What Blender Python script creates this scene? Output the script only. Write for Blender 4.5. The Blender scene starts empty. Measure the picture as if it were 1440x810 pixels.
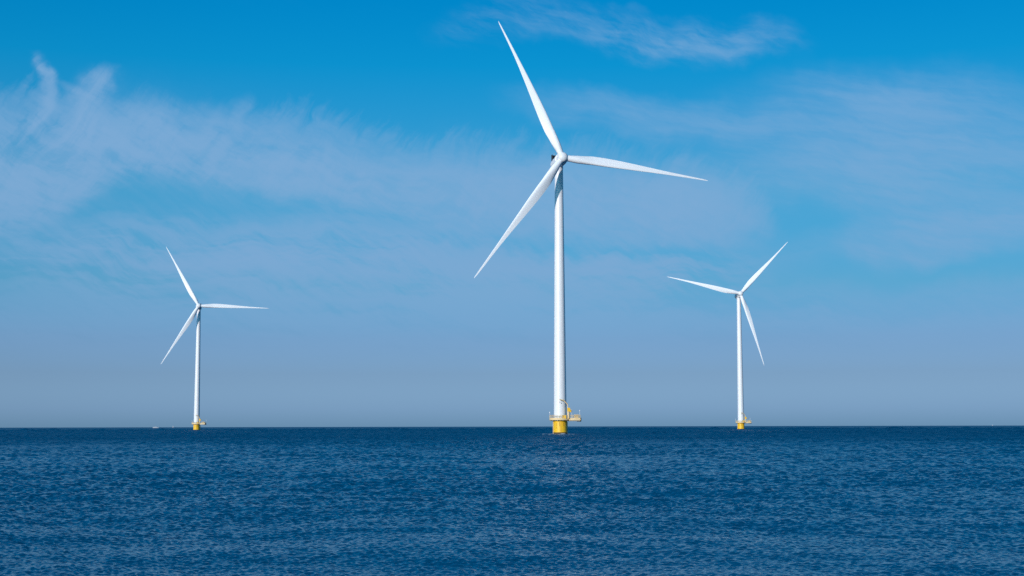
import bpy, bmesh, math, random
import numpy as np
from mathutils import Vector, Matrix

random.seed(4)
PI = math.pi
R = math.radians
scene = bpy.context.scene
C = scene.collection

SUN_AZ, SUN_EL = R(-148), R(15.5)          # azimuth from +Y towards +X

# ---------------------------------------------------------------- node maths
class V:
    """A float socket with operators."""
    nt = None
    def __init__(s, x): s.x = x
    @staticmethod
    def m(op, *a, clamp=False):
        n = V.nt.nodes.new('ShaderNodeMath'); n.operation = op; n.use_clamp = clamp
        for i, q in enumerate(a):
            q = q.x if isinstance(q, V) else q
            if isinstance(q, (int, float)): n.inputs[i].default_value = q
            else: V.nt.links.new(q, n.inputs[i])
        return V(n.outputs[0])
    def __add__(s, o): return V.m('ADD', s, o)
    __radd__ = __add__
    def __sub__(s, o): return V.m('SUBTRACT', s, o)
    def __rsub__(s, o): return V.m('SUBTRACT', o, s)
    def __mul__(s, o): return V.m('MULTIPLY', s, o)
    __rmul__ = __mul__
    def __truediv__(s, o): return V.m('DIVIDE', s, o)
    def __neg__(s): return V.m('MULTIPLY', s, -1.0)

def smooth(x, a, b, lo=0.0, hi=1.0):
    n = V.nt.nodes.new('ShaderNodeMapRange'); n.interpolation_type = 'SMOOTHSTEP'
    V.nt.links.new(x.x, n.inputs['Value'])
    n.inputs['From Min'].default_value = a; n.inputs['From Max'].default_value = b
    n.inputs['To Min'].default_value = lo; n.inputs['To Max'].default_value = hi
    return V(n.outputs[0])

def combine(x, y, z=0.0):
    n = V.nt.nodes.new('ShaderNodeCombineXYZ')
    for i, q in enumerate((x, y, z)):
        if isinstance(q, V): V.nt.links.new(q.x, n.inputs[i])
        else: n.inputs[i].default_value = q
    return n.outputs[0]

def noise(vec, scale, detail=4.0, rough=0.55, dist=0.0, dims='3D', w=None):
    n = V.nt.nodes.new('ShaderNodeTexNoise'); n.noise_dimensions = dims
    V.nt.links.new(vec, n.inputs['Vector'])
    n.inputs['Scale'].default_value = scale; n.inputs['Detail'].default_value = detail
    n.inputs['Roughness'].default_value = rough; n.inputs['Distortion'].default_value = dist
    return V(n.outputs['Fac'])

def curve(x, pts, x0, x1, y0, y1):
    """Float curve through pts given in real units."""
    n = V.nt.nodes.new('ShaderNodeFloatCurve')
    c = n.mapping.curves[0]
    nn = [((a - x0) / (x1 - x0), (b - y0) / (y1 - y0)) for a, b in pts]
    c.points[0].location = nn[0]; c.points[1].location = nn[-1]
    for q in nn[1:-1]: c.points.new(*q)
    n.mapping.update()
    V.nt.links.new(V.m('DIVIDE', x - x0, x1 - x0, clamp=True).x, n.inputs['Value'])
    return V(n.outputs[0]) * (y1 - y0) + y0

def mixrgb(f, a, b, mode='MIX'):
    n = V.nt.nodes.new('ShaderNodeMix'); n.data_type = 'RGBA'; n.blend_type = mode
    n.clamp_result = False
    for s, q in ((n.inputs[0], f), (n.inputs[6], a), (n.inputs[7], b)):
        if isinstance(q, V): V.nt.links.new(q.x, s)
        elif isinstance(q, (int, float)): s.default_value = q
        elif isinstance(q, (tuple, list)): s.default_value = (*q[:3], 1)
        else: V.nt.links.new(q, s)
    return n.outputs[2]

# ---------------------------------------------------------------- world: sky with cirrus
world = bpy.data.worlds.new('World'); scene.world = world
world.use_nodes = True
nt = world.node_tree; V.nt = nt
bg = nt.nodes['Background']
bg.inputs['Strength'].default_value = 0.15
sky = nt.nodes.new('ShaderNodeTexSky'); sky.sky_type = 'NISHITA'; sky.sun_disc = False
sky.sun_elevation = SUN_EL; sky.sun_rotation = SUN_AZ
sky.air_density = 1.0; sky.dust_density = 1.0; sky.ozone_density = 1.0
tc = nt.nodes.new('ShaderNodeTexCoord')
sp = nt.nodes.new('ShaderNodeSeparateXYZ'); nt.links.new(tc.outputs['Generated'], sp.inputs[0])
dx, dy, dz = (V(sp.outputs[i]) for i in range(3))
el = V.m('MULTIPLY', V.m('ARCSINE', dz), 180 / PI)
az = V.m('MULTIPLY', V.m('ARCTAN2', dx, dy), 180 / PI)
# colour of the clear sky by elevation (a grade of the physical sky)
ramp = nt.nodes.new('ShaderNodeValToRGB'); cr = ramp.color_ramp; cr.interpolation = 'LINEAR'
tints = [(0.0, (.32, .66, 1.58)), (0.6, (.305, .59, 1.49)), (2.0, (.240, .418, .97)), (3.4, (.215, .382, .82)),
         (5.6, (.145, .42, .73)), (9.4, (.105, .485, .745)), (14.4, (.010, .51, .83)), (17., (.000, .49, .85)),
         (30., (.0, .53, .93)), (60., (.04, .74, 1.0))]
for i, (e, c) in enumerate(tints):
    if i < 2: p = cr.elements[i]; p.position = e / 90
    else: p = cr.elements.new(e / 90)
    p.color = tuple(q / 1.6 for q in c) + (1,)
nt.links.new(V.m('DIVIDE', el, 90.0, clamp=True).x, ramp.inputs[0])
clear = mixrgb(1.0, sky.outputs[0], ramp.outputs[0], 'MULTIPLY')
azg = curve(az, [(-60, 1.15), (-14, 1.075), (0, 1.0), (14, .925), (60, .85)], -180, 180, 0, 2) * 1.6
clear = mixrgb(1.0, clear, combine(azg, azg, azg), 'MULTIPLY')

# cirrus, in tenths of a degree of azimuth / elevation so numbers stay readable
A = az * 10.0; E_ = el * 10.0
def ang(px, py):
    """sky position (tenths of a degree) noted from the photograph"""
    return (math.degrees(math.atan((px - 720) / 2000.0)) * 10,
            math.degrees(math.atan((599.4 - 0.0021 * (px - 720) - py) / 2000.0)) * 10)
w1 = noise(combine(A, E_, 3.0), 0.022, 3, 0.5)
w2 = noise(combine(A, E_, 17.0), 0.022, 3, 0.5)
w3 = noise(combine(A, E_, 31.0), 0.10, 4, 0.55)
w4 = noise(combine(A, E_, 47.0), 0.10, 4, 0.55)
Aw = A + (w1 - 0.5) * 36.0 + (w3 - 0.5) * 10.0
Ew = E_ + (w2 - 0.5) * 22.0 + (w4 - 0.5) * 7.0

def rotated(a, e, deg):
    c, s = math.cos(R(deg)), math.sin(R(deg))
    return a * c + e * s, e * c - a * s
def streak(deg, long, short, seed, detail=6, rough=0.62, src=None):
    a, e = src or (Aw, Ew)
    u, v = rotated(a, e, deg)
    return noise(combine(u * (1 / long), v * (1 / short), seed), 1.0, detail, rough)
fib_up = streak(58, 34, 5.5, 1.0)          # fallstreaks leaning to the upper right
fib_dn = streak(-12, 60, 6.0, 9.0)         # long streaks sloping down to the right
calm = (A + (w1 - .5) * 14 + (w3 - .5) * 3, E_ + (w2 - .5) * 9 + (w4 - .5) * 2.5)
fib_cm = streak(-11, 46, 5.0, 13.0, 6, .6, calm)
fib_x = streak(-32, 16, 3.2, 15.0, 5, .6, calm)
fib_hz = streak(-3, 120, 7.0, 21.0, 5, .55)
puff = noise(combine(Aw, Ew * 1.5, 5.0), 0.035, 7, 0.6)
patchy = noise(combine(A, E_ * 1.8, 77.0), 0.018, 4, 0.5)

def blob(px, py, rx, ry, deg=0.0, hard=0.0, src=(Aw, Ew)):
    """soft ellipse; radii in photograph pixels, rotation anticlockwise"""
    k = math.degrees(1 / 2000.0) * 10
    a0, e0 = ang(px, py)
    u, v = rotated(src[0] - a0, src[1] - e0, deg)
    u = u * (1 / (rx * k)); v = v * (1 / (ry * k))
    d = V.m('SQRT', u * u + v * v)
    return smooth(d, 1.0, hard, 0.0, 1.0)

def edge_curve(pts):
    q = [ang(*p) for p in pts]
    return curve(A, q, -260, 260, 0, 200)
top_e = edge_curve([(-190, 150), (0, 143), (80, 138), (150, 150), (300, 160), (420, 155), (520, 170), (640, 195), (760, 200),
                    (900, 205), (1000, 235), (1070, 270), (1100, 320), (1180, 420), (1640, 600)])
bot_e = edge_curve([(-190, 370), (0, 345), (60, 332), (110, 300), (170, 268), (300, 275), (420, 285), (540, 300), (640, 325), (800, 335),
                    (950, 345), (1060, 335), (1120, 330), (1640, 600)])
fine = streak(54, 20, 2.4, 41.0, 5, .6, calm)
Et = E_ + (w2 - .5) * 14 + (w4 - .5) * 9 + (fib_up - .5) * 30 + (fine - .5) * 10
Eb = E_ + (w1 - .5) * 12 + (w3 - .5) * 6 + (fib_dn - .5) * 8
band = smooth(top_e - Et, -6.0, 16.0) * smooth(Eb - bot_e, -5.0, 8.0)
lens = blob(300, 278, 230, 26, -7, .2)       # clear gap inside the left half
lens2 = blob(520, 205, 330, 34, -4, .0)
raw = fib_up * .34 + fine * .08 + fib_x * .13 + fib_dn * .20 + puff * .25
band_tex = smooth(raw, .40, .60)
calmer = smooth(A, -150.0, -10.0) * .55
band_tex = band_tex * (1.0 - calmer) + calmer * .72
band = band * (1.0 - lens * .95) * (0.12 + 1.05 * band_tex) * (1.0 - lens2 * .35)
ridge_e = edge_curve([(-190, 330), (0, 285), (70, 250), (150, 218), (300, 226), (450, 248), (600, 265), (800, 285), (1000, 290), (1640, 330)])
rd = (E_ + (w2 - .5) * 16 + (w4 - .5) * 7 + (fib_x - .5) * 5 - ridge_e) * (1 / 13.0)
ridge = V.m('POWER', 2.718, -(rd * rd)) * smooth(A, 95.0, 60.0) * smooth(puff * .45 + fib_dn * .35 + fib_x * .2, .38, .60, .35, 1.0)
band = band * .80 + ridge * .85

left_mass = blob(60, 240, 290, 85, 14, .0) * smooth(fine * .15 + puff * .45 + fib_x * .4, .38, .62, .25, 1.0) * .5
wisp_src = (A + (w3 - .5) * 9 + (w1 - .5) * 5, E_ + (w4 - .5) * 4)
def strand(pts, width, fade):
    q = [ang(x, y) for x, y in pts]
    es = sorted((e, a) for a, e in q)
    cen = curve(wisp_src[1], [(e, a) for e, a in es], 90, 160, -220, -150)
    wd = curve(wisp_src[1], [(90, width[0]), (160, width[1])], 90, 160, 0, 40)
    d = (wisp_src[0] - cen) / wd
    return V.m('POWER', 2.718, -(d * d)) * smooth(wisp_src[1], fade[0], fade[1]) * smooth(wisp_src[1], fade[3], fade[2])
y2e = lambda y: ang(60, y)[1]
wisp = (strand([(20, 300), (24, 230), (36, 195), (52, 175), (62, 150), (59, 130), (49, 112), (40, 94), (30, 60)], (3.6, 1.0), (y2e(215), y2e(185), y2e(118), y2e(88))) * 1.1
        + strand([(70, 300), (90, 240), (102, 205), (108, 175), (114, 152), (127, 130), (138, 108), (150, 60)], (9.0, 2.0), (y2e(250), y2e(200), y2e(128), y2e(98))) * 1.2
        + blob(98, 142, 34, 8, -25, 0.0, wisp_src) * .45 + blob(142, 130, 14, 34, -24, 0.0, wisp_src) * .25
        + blob(205, 175, 34, 15, 30, 0.0, wisp_src) * .5
        + blob(290, 180, 16, 46, -30, 0.0, wisp_src) * .35
        + blob(330, 165, 16, 40, -22, 0.0, wisp_src) * .35) * smooth(fib_up * .5 + fine * .3 + fib_x * .2, .36, .60, .22, 1.0)
top_patch = (blob(905, 36, 265, 40, -7, .0) * .95 + blob(700, 20, 130, 42, 8, .0) * .4
             + blob(1010, 50, 140, 26, -8, .0) * .6) * smooth(fib_cm * .40 + fib_x * .25 + puff * .35, .36, .74) * .8
right_veil = (blob(1300, 225, 380, 135, -8, .0) * 1.3 + blob(1350, 345, 260, 52, 4, .2) * 1.5
              + blob(930, 160, 280, 46, -6, .1) * .8 + blob(1180, 270, 260, 60, -10, .1) * .6
              + blob(1240, 150, 160, 36, -12, .1) * .5) * smooth(fib_cm * .5 + fib_x * .2 + puff * .3, .34, .68, .25, .72)
low_veil = (blob(470, 390, 620, 105, -3, .2) * 1.6 + blob(720, 480, 1500, 90, 0, .3) * .9 + blob(60, 385, 230, 55, -4, .1) * .35
            + blob(860, 390, 330, 75, 4, .1) * 1.2) * smooth(fib_hz * .45 + patchy * .35 + fib_x * .2, .38, .58, .06, 1.0)
round_patch = blob(985, 300, 120, 62, 6, .1) * (.45 + .55 * puff) * .55
round_gap = blob(1130, 330, 70, 110, 10, .1)
# the same cirrus goes on thinly over the rest of the sky
rest = smooth(fib_dn * .5 + patchy * .5, .50, .68) * smooth(el, 16.0, 24.0) * .10
dens = band + left_mass + wisp + top_patch + right_veil + low_veil + round_patch + rest
dens = dens * (1.0 - round_gap * .3)
dens = (1.0 - V.m('POWER', 2.718, -dens * 1.5)) * smooth(el, 1.5, 7.0)
cloud_k = 1 / 0.15
cloud_col = mixrgb(V.m('DIVIDE', el, 14.0, clamp=True), (.215 * cloud_k, .380 * cloud_k, .62 * cloud_k),
                   (.235 * cloud_k, .43 * cloud_k, .69 * cloud_k))
allsky = mixrgb(dens * .90, clear, cloud_col)
nt.links.new(allsky, bg.inputs['Color'])

# ---------------------------------------------------------------- sun
sl = bpy.data.lights.new('sun', 'SUN'); sl.energy = 3.3; sl.angle = R(.53); sl.color = (1.0, .905, .86)
so = bpy.data.objects.new('sun', sl); C.objects.link(so)
sd = Vector((math.sin(SUN_AZ) * math.cos(SUN_EL), math.cos(SUN_AZ) * math.cos(SUN_EL), math.sin(SUN_EL)))
so.rotation_euler = sd.to_track_quat('Z', 'Y').to_euler()
so.location = sd * 400

# ---------------------------------------------------------------- materials
def material(name, color, rough=.5, metal=0.0, wear=0.0, wear_col=(.3, .3, .3), wear_scale=1.0, spec=.5, stretch=(1, 1, 1)):
    m = bpy.data.materials.new(name); m.use_nodes = True
    n = m.node_tree; V.nt = n
    b = n.nodes['Principled BSDF']
    b.inputs['Roughness'].default_value = rough; b.inputs['Metallic'].default_value = metal
    b.inputs['Specular IOR Level'].default_value = spec
    t = n.nodes.new('ShaderNodeTexCoord')
    mp = n.nodes.new('ShaderNodeMapping'); n.links.new(t.outputs['Object'], mp.inputs[0])
    mp.inputs['Scale'].default_value = stretch
    a = noise(mp.outputs[0], wear_scale, 5, .6)
    col = mixrgb(smooth(a, .45, .75) * wear, color, wear_col)
    n.links.new(col, b.inputs['Base Color'])
    n.links.new((a * .15 + (rough - .07)).x, b.inputs['Roughness'])
    return m
M = {}
M['white'] = material('turbine_white', (.80, .80, .81), .38, wear=.35, wear_col=(.66, .66, .66), wear_scale=1.1, stretch=(1, 1, .05))
M['blade'] = material('blade_white', (.90, .90, .91), .34, wear=.2, wear_col=(.70, .71, .72), wear_scale=.5, stretch=(1, 1, .15))
M['grey'] = material('joint_grey', (.42, .44, .46), .5, wear=.3)
M['dark'] = material('cooler_dark', (.035, .037, .042), .55)
M['yellow'] = material('pile_yellow', (.88, .50, .014), .45, wear=.30, wear_col=(.62, .34, .05), wear_scale=1.4, stretch=(1, 1, .3))
M['cream'] = material('deck_cream', (.76, .57, .32), .55, wear=.6, wear_col=(.66, .40, .12), wear_scale=1.6)
M['rail'] = material('rail_yellow', (.74, .52, .16), .5, wear=.4, wear_col=(.6, .5, .35), wear_scale=2)
M['steel'] = material('galvanised_steel', (.32, .33, .34), .5, metal=.6)
M['growth'] = material('waterline_growth', (.07, .05, .025), .8, wear=.7, wear_col=(.16, .11, .05), wear_scale=3)
M['stain'] = material('rust_stain', (.30, .13, .03), .8)
M['hull_hazed'] = material('boat_hazed_white', (.42, .45, .50), .35)  # white paint dimmed to grey-blue: distance haze put into the colour
M['hull_blue'] = material('boat_blue', (.05, .08, .14), .4)
M['sail'] = material('sail_cloth_hazed', (.36, .40, .46), .8)  # cloth greyed the same way, haze mixed into its base colour
M['glass'] = material('boat_glass', (.02, .025, .03), .15)

# ---------------------------------------------------------------- mesh helpers
def link(name, bm, mat, parent=None, smooth_angle=None, loc=None):
    bmesh.ops.recalc_face_normals(bm, faces=bm.faces)
    me = bpy.data.meshes.new(name); bm.to_mesh(me); bm.free()
    me.materials.append(mat)
    o = bpy.data.objects.new(name, me); C.objects.link(o)
    if parent is not None: o.parent = parent
    if loc is not None: o.location = loc
    if smooth_angle is not None:
        me.polygons.foreach_set('use_smooth', [True] * len(me.polygons))
        me.set_sharp_from_angle(angle=R(smooth_angle))
    return o

def ring_loft(bm, rings, caps=True):
    """rings: list of lists of Vectors, same count"""
    vs = [[bm.verts.new(p) for p in r] for r in rings]
    n = len(vs[0])
    for a, b in zip(vs, vs[1:]):
        for i in range(n):
            bm.faces.new((a[i], a[(i + 1) % n], b[(i + 1) % n], b[i]))
    if caps:
        bm.faces.new(vs[0][::-1]); bm.faces.new(vs[-1])

def lathe(bm, prof, n=48, mat=None):
    """prof: (radius, z)"""
    mat = mat or Matrix.Identity(4)
    ring_loft(bm, [[mat @ Vector((r * math.cos(2 * PI * i / n), r * math.sin(2 * PI * i / n), z)) for i in range(n)]
                   for r, z in prof])

def box(bm, x0, x1, y0, y1, z0, z1, bev=0.0, mat=None):
    r = bmesh.ops.create_cube(bm, size=1.0)
    vs = r['verts']
    for v in vs:
        v.co = Vector(((x0 + x1) / 2 + v.co.x * (x1 - x0), (y0 + y1) / 2 + v.co.y * (y1 - y0), (z0 + z1) / 2 + v.co.z * (z1 - z0)))
    if bev > 0:
        es = list({e for v in vs for e in v.link_edges})
        rr = bmesh.ops.bevel(bm, geom=es, offset=bev, segments=2, profile=.5, affect='EDGES')
        vs = list({v for f in rr['faces'] for v in f.verts} | {v for v in vs if v.is_valid})
    if mat is not None:
        for v in vs: v.co = mat @ v.co

def bar(bm, a, b, r, n=8, r2=None):
    a, b = Vector(a), Vector(b); d = (b - a)
    q = d.to_track_quat('Z', 'Y').to_matrix().to_4x4(); q.translation = a
    lathe(bm, [(r, 0), (r if r2 is None else r2, d.length)], n, q)

def sqbar(bm, a, b, w):
    bar(bm, a, b, w * .7, 4)

def empty(name, loc, label, cat, group=None):
    o = bpy.data.objects.new(name, None); C.objects.link(o)
    o.location = loc; o.empty_display_size = 2
    o['label'] = label; o['category'] = cat; o['kind'] = 'thing'
    if group: o['group'] = group
    return o

# ---------------------------------------------------------------- wind turbine
HUB = 95.0
def blade_bm(Rb, cone, flap, sweep, pitch_off=0.0):
    """Blade along +Z, rotor axis (towards the wind) = -Y, leading edge = +X."""
    T = [0, .05, .10, .19, .27, .34, .41, .47, .57, .65, .73, .82, .90, .96, .985, 1.0]
    W = [2.0, 2.25, 2.9, 3.35, 3.32, 3.12, 2.78, 2.45, 1.92, 1.5, 1.12, .86, .64, .46, .32, .10]
    ts = np.concatenate([np.linspace(.0, .3, 16), np.linspace(.33, .96, 26), np.array([.975, .985, .993, 1.0])])
    n = 28
    rings = []
    for t in ts:
        c = float(np.interp(t, T, W))
        th = float(np.interp(t, [0, .05, .12, .2, .35, .6, 1], [1.0, .98, .72, .42, .27, .20, .16]))
        tw = R(float(np.interp(t, [0, .06, .2, .4, .7, 1], [16, 15, 11, 6, 2, -.5])) + pitch_off)
        pa = float(np.interp(t, [0, .06, .2, 1], [.5, .48, .34, .30]))
        circ = float(np.interp(t, [0, .05, .2], [1, .97, 0]))
        z = t * Rb * math.cos(cone) + .9 * 0
        off = -(t * Rb * math.sin(cone) + flap * t * t)     # towards -Y positive = forward
        sw = sweep * t * t
        ring = []
        for i in range(n):
            a = 2 * PI * i / n
            xc = .5 - .5 * math.cos(a)                      # 0 leading .. 1 trailing
            yt = 5 * (.2969 * math.sqrt(xc) - .126 * xc - .3516 * xc ** 2 + .2843 * xc ** 3 - .1036 * xc ** 4)
            s = 1 if a <= PI else -1
            ya = s * yt * th + .03 * math.sin(PI * xc)
            yc = .5 * math.sin(a) * th
            y = (ya * (1 - circ) + yc * circ) * c
            x = (pa - xc) * c
            X = x * math.cos(tw) + y * math.sin(tw)
            Y = -x * math.sin(tw) + y * math.cos(tw)
            ring.append(Vector((X + sw, Y + off, z)))
        rings.append(ring)
    bm = bmesh.new(); ring_loft(bm, rings)
    return bm

def build_turbine(loc, yaw, az0, Rb, cone, flap, sweep, over, tilt, label, lights=True):
    root = empty('wind_turbine', loc, label, 'wind turbine', 'white offshore wind turbines with yellow foundations')
    P = root
    # --- foundation pile
    bm = bmesh.new(); lathe(bm, [(2.32, -4), (2.32, 4.25), (2.40, 4.27), (2.40, 4.62), (2.3, 4.64), (2.3, 4.9)], 64)
    pile = link('foundation_pile', bm, M['yellow'], P, 40)
    bm = bmesh.new(); lathe(bm, [(2.33, -1.5), (2.345, -.9), (2.345, .62), (2.325, .8)], 64)
    link('waterline_band', bm, M['growth'], pile, 40)
    for a, z1, z0, w in ((-97, 4.2, 2.9, .07), (-86, 4.2, 1.0, .05), (-62, 4.1, 2.9, .08), (-128, 3.9, 2.0, .05)):
        ar = R(a); m = Matrix.Rotation(ar, 4, 'Z')
        bm = bmesh.new(); box(bm, 2.3, 2.335, -w, w, z0, z1, 0, m); link('rust_mark', bm, M['stain'], pile)
    # ladder and fenders of the boat landing, round the far right side
    bm = bmesh.new()
    for a in (38, 60):
        x, y = 3.1 * math.cos(R(a)), 3.1 * math.sin(R(a))
        bar(bm, (x, y, -2.5), (x, y, 4.3), .16, 10)
        for z in (.9, 2.4, 3.9):
            bar(bm, (x * .74, y * .74, z), (x, y, z), .09, 8)
    for a in (47, 51):
        x, y = 2.9 * math.cos(R(a)), 2.9 * math.sin(R(a)); bar(bm, (x, y, -1), (x, y, 4.8), .04, 6)
    for k in range(18):
        z = -.8 + k * .31
        bar(bm, (2.9 * math.cos(R(47)), 2.9 * math.sin(R(47)), z), (2.9 * math.cos(R(51)), 2.9 * math.sin(R(51)), z), .025, 6)
    link('boat_landing', bm, M['rail'], P, 40)
    bm = bmesh.new()
    for a in (170,):
        x, y = 2.46 * math.cos(R(a)), 2.46 * math.sin(R(a)); bar(bm, (x, y, -3), (x, y, 4.7), .11, 10)
    link('cable_pipe', bm, M['cream'], P, 40)
    # --- platform: ring deck with an extension on the right
    zt = 5.42
    bm = bmesh.new()
    lathe(bm, [(3.72, zt - .50), (3.76, zt - .48), (3.76, zt), (2.2, zt), (2.2, zt - .5)][:3] + [(3.70, zt + .002)], 72)
    box(bm, 2.9, 6.9, -2.35, 2.35, zt - .58, zt - .02, .02)
    deck = link('deck', bm, M['cream'], P, 30)
    for k in range(12):
        m = Matrix.Rotation(k * PI / 6 + .2, 4, 'Z')
        bm = bmesh.new(); box(bm, 2.33, 3.6, -.06, .06, zt - .72, zt - .505, 0, m); link('bracket', bm, M['steel'], deck)
    for y in (-1.9, 0, 1.9):
        bm = bmesh.new(); box(bm, 2.4, 6.7, y - .09, y + .09, zt - .85, zt - .585); link('support_beam', bm, M['steel'], deck)
    # railing follows the outline
    out = []
    a0 = math.degrees(math.asin(2.25 / 3.64))
    nseg = 20
    for k in range(nseg + 1):
        a = R(a0 + (360 - 2 * a0) * k / nseg); out.append((3.64 * math.cos(a), 3.64 * math.sin(a)))
    out += [(4.2, -2.25), (5.1, -2.25), (6.0, -2.25), (6.8, -2.25), (6.8, -1.1), (6.8, 0), (6.8, 1.1), (6.8, 2.25), (6.0, 2.25), (5.1, 2.25), (4.2, 2.25)]
    bm = bmesh.new()
    for i, (x, y) in enumerate(out):
        x2, y2 = out[(i + 1) % len(out)]
        bar(bm, (x, y, zt), (x, y, zt + 1.22), .045, 6)
        for z, r in ((1.2, .07), (.92, .04), (.62, .04)):
            bar(bm, (x, y, zt + z), (x2, y2, zt + z), r, 6)
        d = Vector((x2 - x, y2 - y, 0)); nn = Vector((-d.y, d.x, 0)).normalized() * .02
        q = [Vector((x, y, zt)) + nn, Vector((x2, y2, zt)) + nn, Vector((x2, y2, zt)) - nn, Vector((x, y, zt)) - nn]
        lo = [bm.verts.new(v) for v in q]; hi = [bm.verts.new(v + Vector((0, 0, .32))) for v in q]
        for j in range(4): bm.faces.new((lo[j], lo[(j + 1) % 4], hi[(j + 1) % 4], hi[j]))
        bm.faces.new(hi)
    link('railing', bm, M['cream'], P, 30)
    # cabinets
    bm = bmesh.new(); box(bm, .65, 1.95, -3.35, -2.55, zt + .05, zt + 1.15, .04)
    for x in (1.08, 1.52): box(bm, x - .015, x + .015, -3.365, -3.34, zt + .12, zt + 1.05)
    link('equipment_cabinet', bm, M['yellow'], P)
    bm = bmesh.new(); box(bm, 4.75, 6.25, -1.9, -.7, zt + .03, zt + 1.35, .05)
    box(bm, 4.7, 6.3, -1.95, -.65, zt + 1.35, zt + 1.42, .01)
    link('equipment_cabinet', bm, M['cream'], P)
    bm = bmesh.new(); box(bm, 5.75, 7.15, -1.6, 1.2, zt - 1.0, zt - .58, .04); box(bm, 6.92, 7.2, -1.2, .9, zt - .6, zt + .4, .03)
    link('fender_box', bm, M['dark'], P)
    # crane
    bm = bmesh.new(); lathe(bm, [(.55, 0), (.55, .12), (.42, .14), (.40, 2.2), (.55, 2.22), (.55, 2.45)], 20,
                            Matrix.Translation((2.75, -2.35, zt)))
    ped = link('crane_pedestal', bm, M['cream'], P, 35)
    bm = bmesh.new(); box(bm, 2.35, 3.35, -2.85, -1.85, zt + 2.45, zt + 3.75, .08)
    box(bm, 3.05, 3.7, -2.7, -2.0, zt + 2.2, zt + 3.1, .05)
    ch = link('crane_housing', bm, M['yellow'], P)
    bm = bmesh.new(); sqbar(bm, (2.6, -2.6, zt + 3.5), (2.35, -2.75, zt + 5.1), .26)
    sqbar(bm, (2.35, -2.75, zt + 5.05), (1.15, -3.0, zt + 6.25), .26)
    sqbar(bm, (1.2, -3.0, zt + 6.28), (-.35, -3.1, zt + 6.55), .30)
    boom = link('crane_boom', bm, M['cream'], P)
    bm = bmesh.new(); bar(bm, (2.75, -2.62, zt + 3.6), (1.7, -2.92, zt + 5.4), .06, 8)
    link('hydraulic_ram', bm, M['dark'], boom)
    bm = bmesh.new(); bar(bm, (-.2, -3.1, zt + 6.5), (-.2, -3.1, zt + 5.7), .02, 6)
    box(bm, -.3, -.1, -3.2, -3.0, zt + 5.45, zt + 5.75, .03)
    link('crane_hook', bm, M['dark'], boom)
    # navigation lantern and aerial
    for x, y, h in ((3.9, -2.2, 2.7), (6.85, 2.2, 2.6), (-3.6, .4, 2.0)):
        bm = bmesh.new(); bar(bm, (x, y, zt), (x, y, zt + h), .05, 8)
        lathe(bm, [(.13, 0), (.15, .05), (.15, .3), (.1, .38)], 12, Matrix.Translation((x, y, zt + h)))
        link('lantern_mast', bm, M['white'], P, 40)
    # --- tower
    bm = bmesh.new(); prof = []
    z0, z1, r0, r1 = 4.9, HUB - 2.35, 2.20, 1.42
    secs = [z0, 28, 50, 72, z1]
    def rr(z): return r0 + (r1 - r0) * ((z - z0) / (z1 - z0)) ** 1.05
    prof = [(2.34, z0), (2.34, z0 + .75), (rr(z0 + .8), z0 + .8)]
    for i in range(1, len(secs)):
        a, b = secs[i - 1], secs[i]
        for k in range(1, 9):
            z = a + (b - a) * k / 8
            if k == 8 and i < len(secs) - 1:
                prof += [(rr(z), z - .09), (rr(z) + .03, z - .08), (rr(z) + .03, z + .08), (rr(z), z + .09)]
            elif z > z0 + .9: prof.append((rr(z), z))
    lathe(bm, prof, 96)
    tower = link('tower', bm, M['white'], P, 25)
    bm = bmesh.new()
    m = Matrix.Rotation(R(118), 4, 'Z')
    box(bm, 2.1, 2.26, -.5, .5, zt + .9, zt + 3.1, .05, m)
    link('access_door', bm, M['grey'], tower)
    # --- nacelle, local frame: rotor axis along -Y, turned by yaw and tilt
    F = Matrix.Translation((0, 0, HUB)) @ Matrix.Rotation(yaw, 4, 'Z') @ Matrix.Rotation(-tilt, 4, 'X')
    AX = Matrix.Rotation(PI / 2, 4, 'X')             # lathe z -> -Y
    bm = bmesh.new()
    lathe(bm, [(1.45, -4.6), (1.85, -4.5), (2.02, -4.1), (2.08, -3.0), (2.08, 1.55), (1.95, 1.7)], 56, F @ AX)
    nac = link('nacelle', bm, M['white'], P, 35)
    bm = bmesh.new(); lathe(bm, [(1.44, -.15), (1.5, -.1), (1.5, .6)], 48, Matrix.Translation((0, 0, HUB - 2.35)))
    link('yaw_collar', bm, M['white'], nac, 35)
    bm = bmesh.new()                                 # cooler frame on top at the back
    box(bm, -1.75, 1.75, 3.0, 3.5, 2.0, 3.25, .04, F)
    for x in (-1.75, 1.6): box(bm, x, x + .15, 2.2, 3.6, 1.2, 3.35, .02, F)
    link('cooler', bm, M['dark'], nac)
    bm = bmesh.new()
    bar(bm, F @ Vector((-.6, 3.25, 3.2)), F @ Vector((-.6, 3.25, 4.2)), .035, 6)
    bar(bm, F @ Vector((-.6, 3.25, 3.9)), F @ Vector((-.9, 3.25, 4.1)), .05, 6)
    link('wind_vane', bm, M['grey'], nac)
    bm = bmesh.new()
    lathe(bm, [(2.0, 1.78), (2.16, 1.86), (2.16, 3.15), (1.95, 3.3)], 56, F @ AX)
    link('generator', bm, M['white'], P, 35)
    # --- rotor
    h = over
    bm = bmesh.new()
    lathe(bm, [(1.45, 3.38), (1.66, h - 1.7), (1.74, h - 1.2), (1.74, h + .7), (1.62, h + 1.15), (1.30, h + 1.55), (.75, h + 1.85), (.2, h + 1.93), (.02, h + 1.94)], 56, F @ AX)
    for k in range(3):
        th = az0 - k * 2 * PI / 3
        B = F @ Matrix.Translation((0, -h, 0)) @ Matrix.Rotation(PI / 2 - th, 4, 'Y')
        lathe(bm, [(1.12, .8), (1.12, 1.75), (1.06, 1.85)], 32, B)
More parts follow.
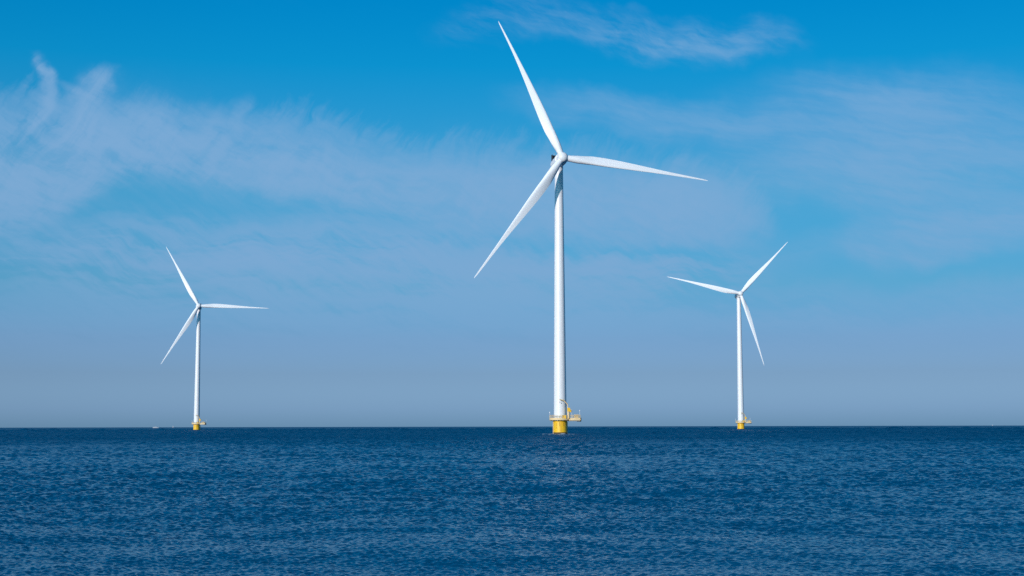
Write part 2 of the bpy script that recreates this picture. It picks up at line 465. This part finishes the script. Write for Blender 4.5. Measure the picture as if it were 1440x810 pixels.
    hub = link('rotor_hub', bm, M['white'], P, 35)
    for k in range(3):
        th = az0 - k * 2 * PI / 3
        B = F @ Matrix.Translation((0, -h, 0)) @ Matrix.Rotation(PI / 2 - th, 4, 'Y')
        bm = bmesh.new(); lathe(bm, [(1.02, 1.86), (1.04, 1.9), (1.04, 1.98), (1.02, 2.02)], 32, B)
        link('blade_bearing', bm, M['grey'], hub, 40)
    src = None
    for k in range(3):
        th = az0 - k * 2 * PI / 3
        B = F @ Matrix.Translation((0, -h, 0)) @ Matrix.Rotation(PI / 2 - th, 4, 'Y')
        if src is None:
            src = link('blade', blade_bm(Rb, cone, flap, sweep), M['blade'], P, 60); o = src
        else:
            o = src.copy(); C.objects.link(o); o.parent = P
        o.matrix_local = B
    return root

TURB = [
    dict(loc=(16.5, 491.4, 0), yaw=R(12.6), az0=R(112.6), Rb=53.8, cone=R(4.2), flap=-4.8, sweep=-.8, over=5.1, tilt=R(6.1),
         label='tallest, nearest wind turbine, in the middle, standing between the two smaller ones'),
    dict(loc=(-241.8, 1094.4, 0), yaw=R(11.5), az0=R(118.3), Rb=53.1, cone=R(1.2), flap=-2.34, sweep=-.58, over=5.0, tilt=R(6.2),
         label='small distant wind turbine on the left, one blade pointing level to the right'),
    dict(loc=(160.6, 1003.3, 0), yaw=R(4.3), az0=R(45.8), Rb=53.0, cone=R(1.1), flap=-3.39, sweep=-.57, over=5.6, tilt=R(6.5),
         label='small distant wind turbine on the right, one blade pointing down to the right'),
]
for t in TURB: build_turbine(**t)

# ---------------------------------------------------------------- boats on the horizon
def hull(bm, L, B, H, z0=-.4):
    rings = []
    for t in np.linspace(0, 1, 11):
        x = (t - .5) * L
        w = B / 2 * (1 - max(0, (t - .55) / .45) ** 2.2) * (.82 + .18 * min(1, t * 4))
        w = max(w, .05); zt = H * (1 + .25 * t * t)
        rings.append([Vector((x, -w, zt)), Vector((x, -w * .75, z0)), Vector((x, w * .75, z0)), Vector((x, w, zt))])
    ring_loft(bm, rings)
def place(px, dist):
    return ((px - 720) / 2000.0 * dist, dist, 0)
b = empty('ferry_boat', place(221, 4200), 'long low white boat on the horizon, far left of the left turbine', 'boat')
bm = bmesh.new(); hull(bm, 17, 4.5, 2.2); link('hull', bm, M['hull_hazed'], b)
bm = bmesh.new(); box(bm, -6.5, 4.5, -1.8, 1.8, 2.2, 3.2, .15); box(bm, -4, 2.5, -1.5, 1.5, 3.2, 3.7, .12)
cab = link('cabin', bm, M['hull_hazed'], b)
bm = bmesh.new()
for x in np.linspace(-5.6, 3.4, 8): box(bm, x - .35, x + .35, -1.815, 1.815, 2.55, 2.95)
link('window', bm, M['glass'], cab)
bm = bmesh.new(); bar(bm, (-1, 0, 3.6), (-1, 0, 5.2), .07, 6); link('mast', bm, M['hull_hazed'], b)
def sailing(px, dist, label, sc=1.0):
    s = empty('sailing_boat', place(px, dist), label, 'boat')
    bm = bmesh.new(); hull(bm, 9.5 * sc, 3 * sc, 1.1 * sc); link('hull', bm, M['hull_blue'], s)
    bm = bmesh.new(); box(bm, -2 * sc, 1.4 * sc, -.9 * sc, .9 * sc, 1.1 * sc, 1.7 * sc, .1); link('cabin', bm, M['hull_hazed'], s)
    bm = bmesh.new(); bar(bm, (.4 * sc, 0, 1 * sc), (.4 * sc, 0, 11.5 * sc), .08, 6); bar(bm, (.4 * sc, 0, 2.2 * sc), (-3.6 * sc, -.3, 2.2 * sc), .06, 6)
    link('mast', bm, M['steel'], s)
    bm = bmesh.new()
    for pts, bulge in (([(.32, 2.35), (-3.5, 2.35), (.3, 11.3)], -.35), ([(.6, 10.2), (4.5, 1.7), (.8, 1.9)], -.3)):
        a, c, d = (Vector((p[0] * sc, 0, p[1] * sc)) for p in pts)
        mid = (a + c + d) / 3 + Vector((0, bulge, 0))
        f = [bm.verts.new(v) for v in (a, c, d, mid)]
        g = [bm.verts.new(v + Vector((0, .03, 0))) for v in (a, c, d, mid)]
        for q, w_ in ((f, 1), (g, -1)):
            for i in range(3): bm.faces.new((q[i], q[(i + 1) % 3], q[3])[::w_])
        for i in range(3): bm.faces.new((f[i], f[(i + 1) % 3], g[(i + 1) % 3], g[i]))
    link('sail', bm, M['sail'], s)
sailing(245, 5200, 'tiny boat on the horizon between the white boat and the left turbine', .7)
sailing(1392, 5600, 'tiny boat on the horizon at the far right, beyond the right turbine', .6)

# ---------------------------------------------------------------- water
def build_water():
    rng = np.random.default_rng(11)
    az = np.concatenate([np.arange(-180, -45, 5.0), np.arange(-45, -24, .35), np.arange(-24, 24, .06), np.arange(24, 45, .35), np.arange(45, 180, 5.0)])
    az = np.radians(az); na = len(az)
    def step(q): return max(.042, .0016 * q) if q < 1100 else .0016 * q + (q - 1100) * .008
    r = [.5, 2, 4, 7, 10, 13, 16, 19]
    while r[-1] < 13000: r.append(r[-1] + step(r[-1]))
    r = np.array(r); nr = len(r)
    sp_r = np.maximum(.042, .0016 * r) + np.maximum(r - 1100, 0) * .008                      # radial spacing
    X = np.outer(r, np.sin(az)); Y = np.outer(r, np.cos(az))
    Z = np.zeros_like(X); 
    # wind sea: waves of many lengths, long ones only built far out where they can be resolved
    for lam in np.geomspace(.09, 20, 180):
        for _ in range(1):
            th = rng.normal(0, R(50)) + R(12)
            kx, ky = 2 * PI / lam * math.sin(th), 2 * PI / lam * math.cos(th)
            ph = rng.uniform(0, 2 * PI)
            amp = .080 * WAVE * lam / (2 * PI)
            q_ = lam / sp_r
            wt = np.clip((q_ - 2.2) / .9, 0, 1) * (.12 + .88 * np.clip((9 - q_) / 5, 0, 1)) * (1 - .22 * np.clip((r - 150) / 350, 0, 1))
            rows = np.nonzero(wt > 0)[0]
            if len(rows) == 0: continue
            s = slice(rows[0], rows[-1] + 1)
            p = kx * X[s] + ky * Y[s] + ph
            Z[s] += (wt[s, None] * amp) * (np.sin(p) + .12 * np.cos(2 * p))
    # gusts: patches of calmer and rougher water
    g = np.zeros_like(X)
    for _ in range(16):
        lam = rng.uniform(18, 160); th = rng.uniform(0, PI); p1, p2 = rng.uniform(0, 2 * PI, 2)
        c_, s_ = math.cos(th), math.sin(th)
        g += np.sin(2 * PI / lam * (c_ * X + s_ * Y) + p1) * np.sin(2 * PI / (lam * 1.4) * (c_ * Y - s_ * X) + p2) * 1.3
    Z *= 1 + .055 * g
    inner = np.clip((np.abs(np.degrees(az)) - 24) / 8, 0, 1)
    Z *= (1 - inner)[None, :]
    co = np.stack([X, Y, Z], -1).reshape(-1, 3).astype(np.float32)
    i = np.arange(nr - 1)[:, None] * na; j = np.arange(na)[None, :]; j2 = (j + 1) % na
    q = np.stack([i + j, i + na + j, i + na + j2, i + j2], -1).reshape(-1, 4)[:, ::-1]
    cen = len(co); co = np.vstack([co, [[0, 0, 0]]]).astype(np.float32)
    tri = np.stack([np.arange(na), (np.arange(na) + 1) % na, np.full(na, cen)], -1)[:, ::-1]
    idx = np.concatenate([q.ravel(), tri.ravel()]).astype(np.int32)
    nf = len(q) + len(tri)
    tot = np.concatenate([np.full(len(q), 4), np.full(len(tri), 3)]).astype(np.int32)
    st = np.concatenate([[0], np.cumsum(tot)[:-1]]).astype(np.int32)
    me = bpy.data.meshes.new('sea')
    me.vertices.add(len(co)); me.vertices.foreach_set('co', co.ravel())
    me.loops.add(len(idx)); me.loops.foreach_set('vertex_index', idx)
    me.polygons.add(nf); me.polygons.foreach_set('loop_start', st); me.polygons.foreach_set('loop_total', tot)
    me.polygons.foreach_set('use_smooth', np.ones(nf, bool))
    me.update(calc_edges=True); me.validate()
    o = bpy.data.objects.new('sea', me); C.objects.link(o); o['kind'] = 'structure'
    o['label'] = 'choppy dark blue open water reaching the horizon'
    print('sea verts', len(co), 'up', me.polygons[len(q) // 2].normal.z)
    return o
WAVE = 1.0
sea = build_water()
wm = bpy.data.materials.new('sea_water'); wm.use_nodes = True
n = wm.node_tree; V.nt = n
b = n.nodes['Principled BSDF']
geo = n.nodes.new('ShaderNodeNewGeometry')
pos = geo.outputs['Position']
sp = n.nodes.new('ShaderNodeSeparateXYZ'); n.links.new(pos, sp.inputs[0])
px, py = V(sp.outputs[0]), V(sp.outputs[1])
flat = combine(px, py, 0.0)
gust = noise(combine(px * .35, py, 0.0), .012, 3, .55)
gust2 = noise(combine(px * .5, py, 0.0), .0035, 3, .5)
G = smooth(gust * .5 + gust2 * .5, .36, .64, .72, 1.22)
dist = V.m('SQRT', px * px + py * py)
v1 = combine(px * .8, py, 0.0)
h = None
for k, fq in enumerate((14.0, 7.0, 3.5)):
    r0 = 34.0 * 2 ** k
    q = noise(v1, fq, 2, .5) * (.11 / fq) * smooth(dist, r0 * 2.2, r0 * .9)
    h = q if h is None else h + q
h = h * G
bump = n.nodes.new('ShaderNodeBump'); bump.inputs['Strength'].default_value = 1.0; bump.inputs['Distance'].default_value = 1.0
n.links.new(h.x, bump.inputs['Height'])
n.links.new(bump.outputs[0], b.inputs['Normal'])
# foam round the piles
foam = None
for t in TURB:
    x0, y0, _ = t['loc']
    dx_, dy_ = px - x0, py - y0
    d = V.m('SQRT', dx_ * dx_ * .30 + dy_ * dy_ * .05)
    f = smooth(d, 4.6, 1.0)
    foam = f if foam is None else foam + f
fn = smooth(noise(combine(px * .5, py * .12, 0.0), 1.5, 4, .65), .40, .62)
foam = V.m('MULTIPLY', foam * fn, 1.4, clamp=True)
deep = mixrgb(smooth(gust2, .35, .65), (.0002, .050, .120), (.0002, .062, .142))
n.links.new(mixrgb(foam, deep, (.55, .60, .64)), b.inputs['Base Color'])
b.inputs['IOR'].default_value = 1.333
b.inputs['Specular IOR Level'].default_value = .34
b.inputs['Specular Tint'].default_value = (.14, .93, .98, 1)
# wavelets too small to be built show as slope spread, more of them unresolved farther out
rough = smooth(dist, 20.0, 420.0, .08, .46)
n.links.new((foam * .4 + rough).x, b.inputs['Roughness'])
sea.data.materials.append(wm)

# ---------------------------------------------------------------- camera
cam = bpy.data.cameras.new('camera'); co = bpy.data.objects.new('camera', cam); C.objects.link(co)
cam.sensor_width = 36; cam.lens = 50; cam.clip_start = .1; cam.clip_end = 60000
p = math.atan((599.4 - 405) / 2000.0); rl = R(-.12)
fw = Vector((0, math.cos(p), math.sin(p))); rt = Vector((1, 0, 0)); up = rt.cross(fw)
c, s = math.cos(rl), math.sin(rl)
r2 = rt * c + up * s; u2 = up * c - rt * s
m = Matrix((r2, u2, -fw)).transposed().to_4x4(); m.translation = (0, 0, 2.9)
co.matrix_world = m
scene.camera = co

vs = scene.view_settings
vs.view_transform = 'Standard'; vs.look = 'None'; vs.exposure = 0.0; vs.gamma = 1.0; vs.use_curve_mapping = False
scene.cycles.max_bounces = 6; scene.cycles.glossy_bounces = 3; scene.cycles.diffuse_bounces = 2
scene.cycles.use_denoising = False
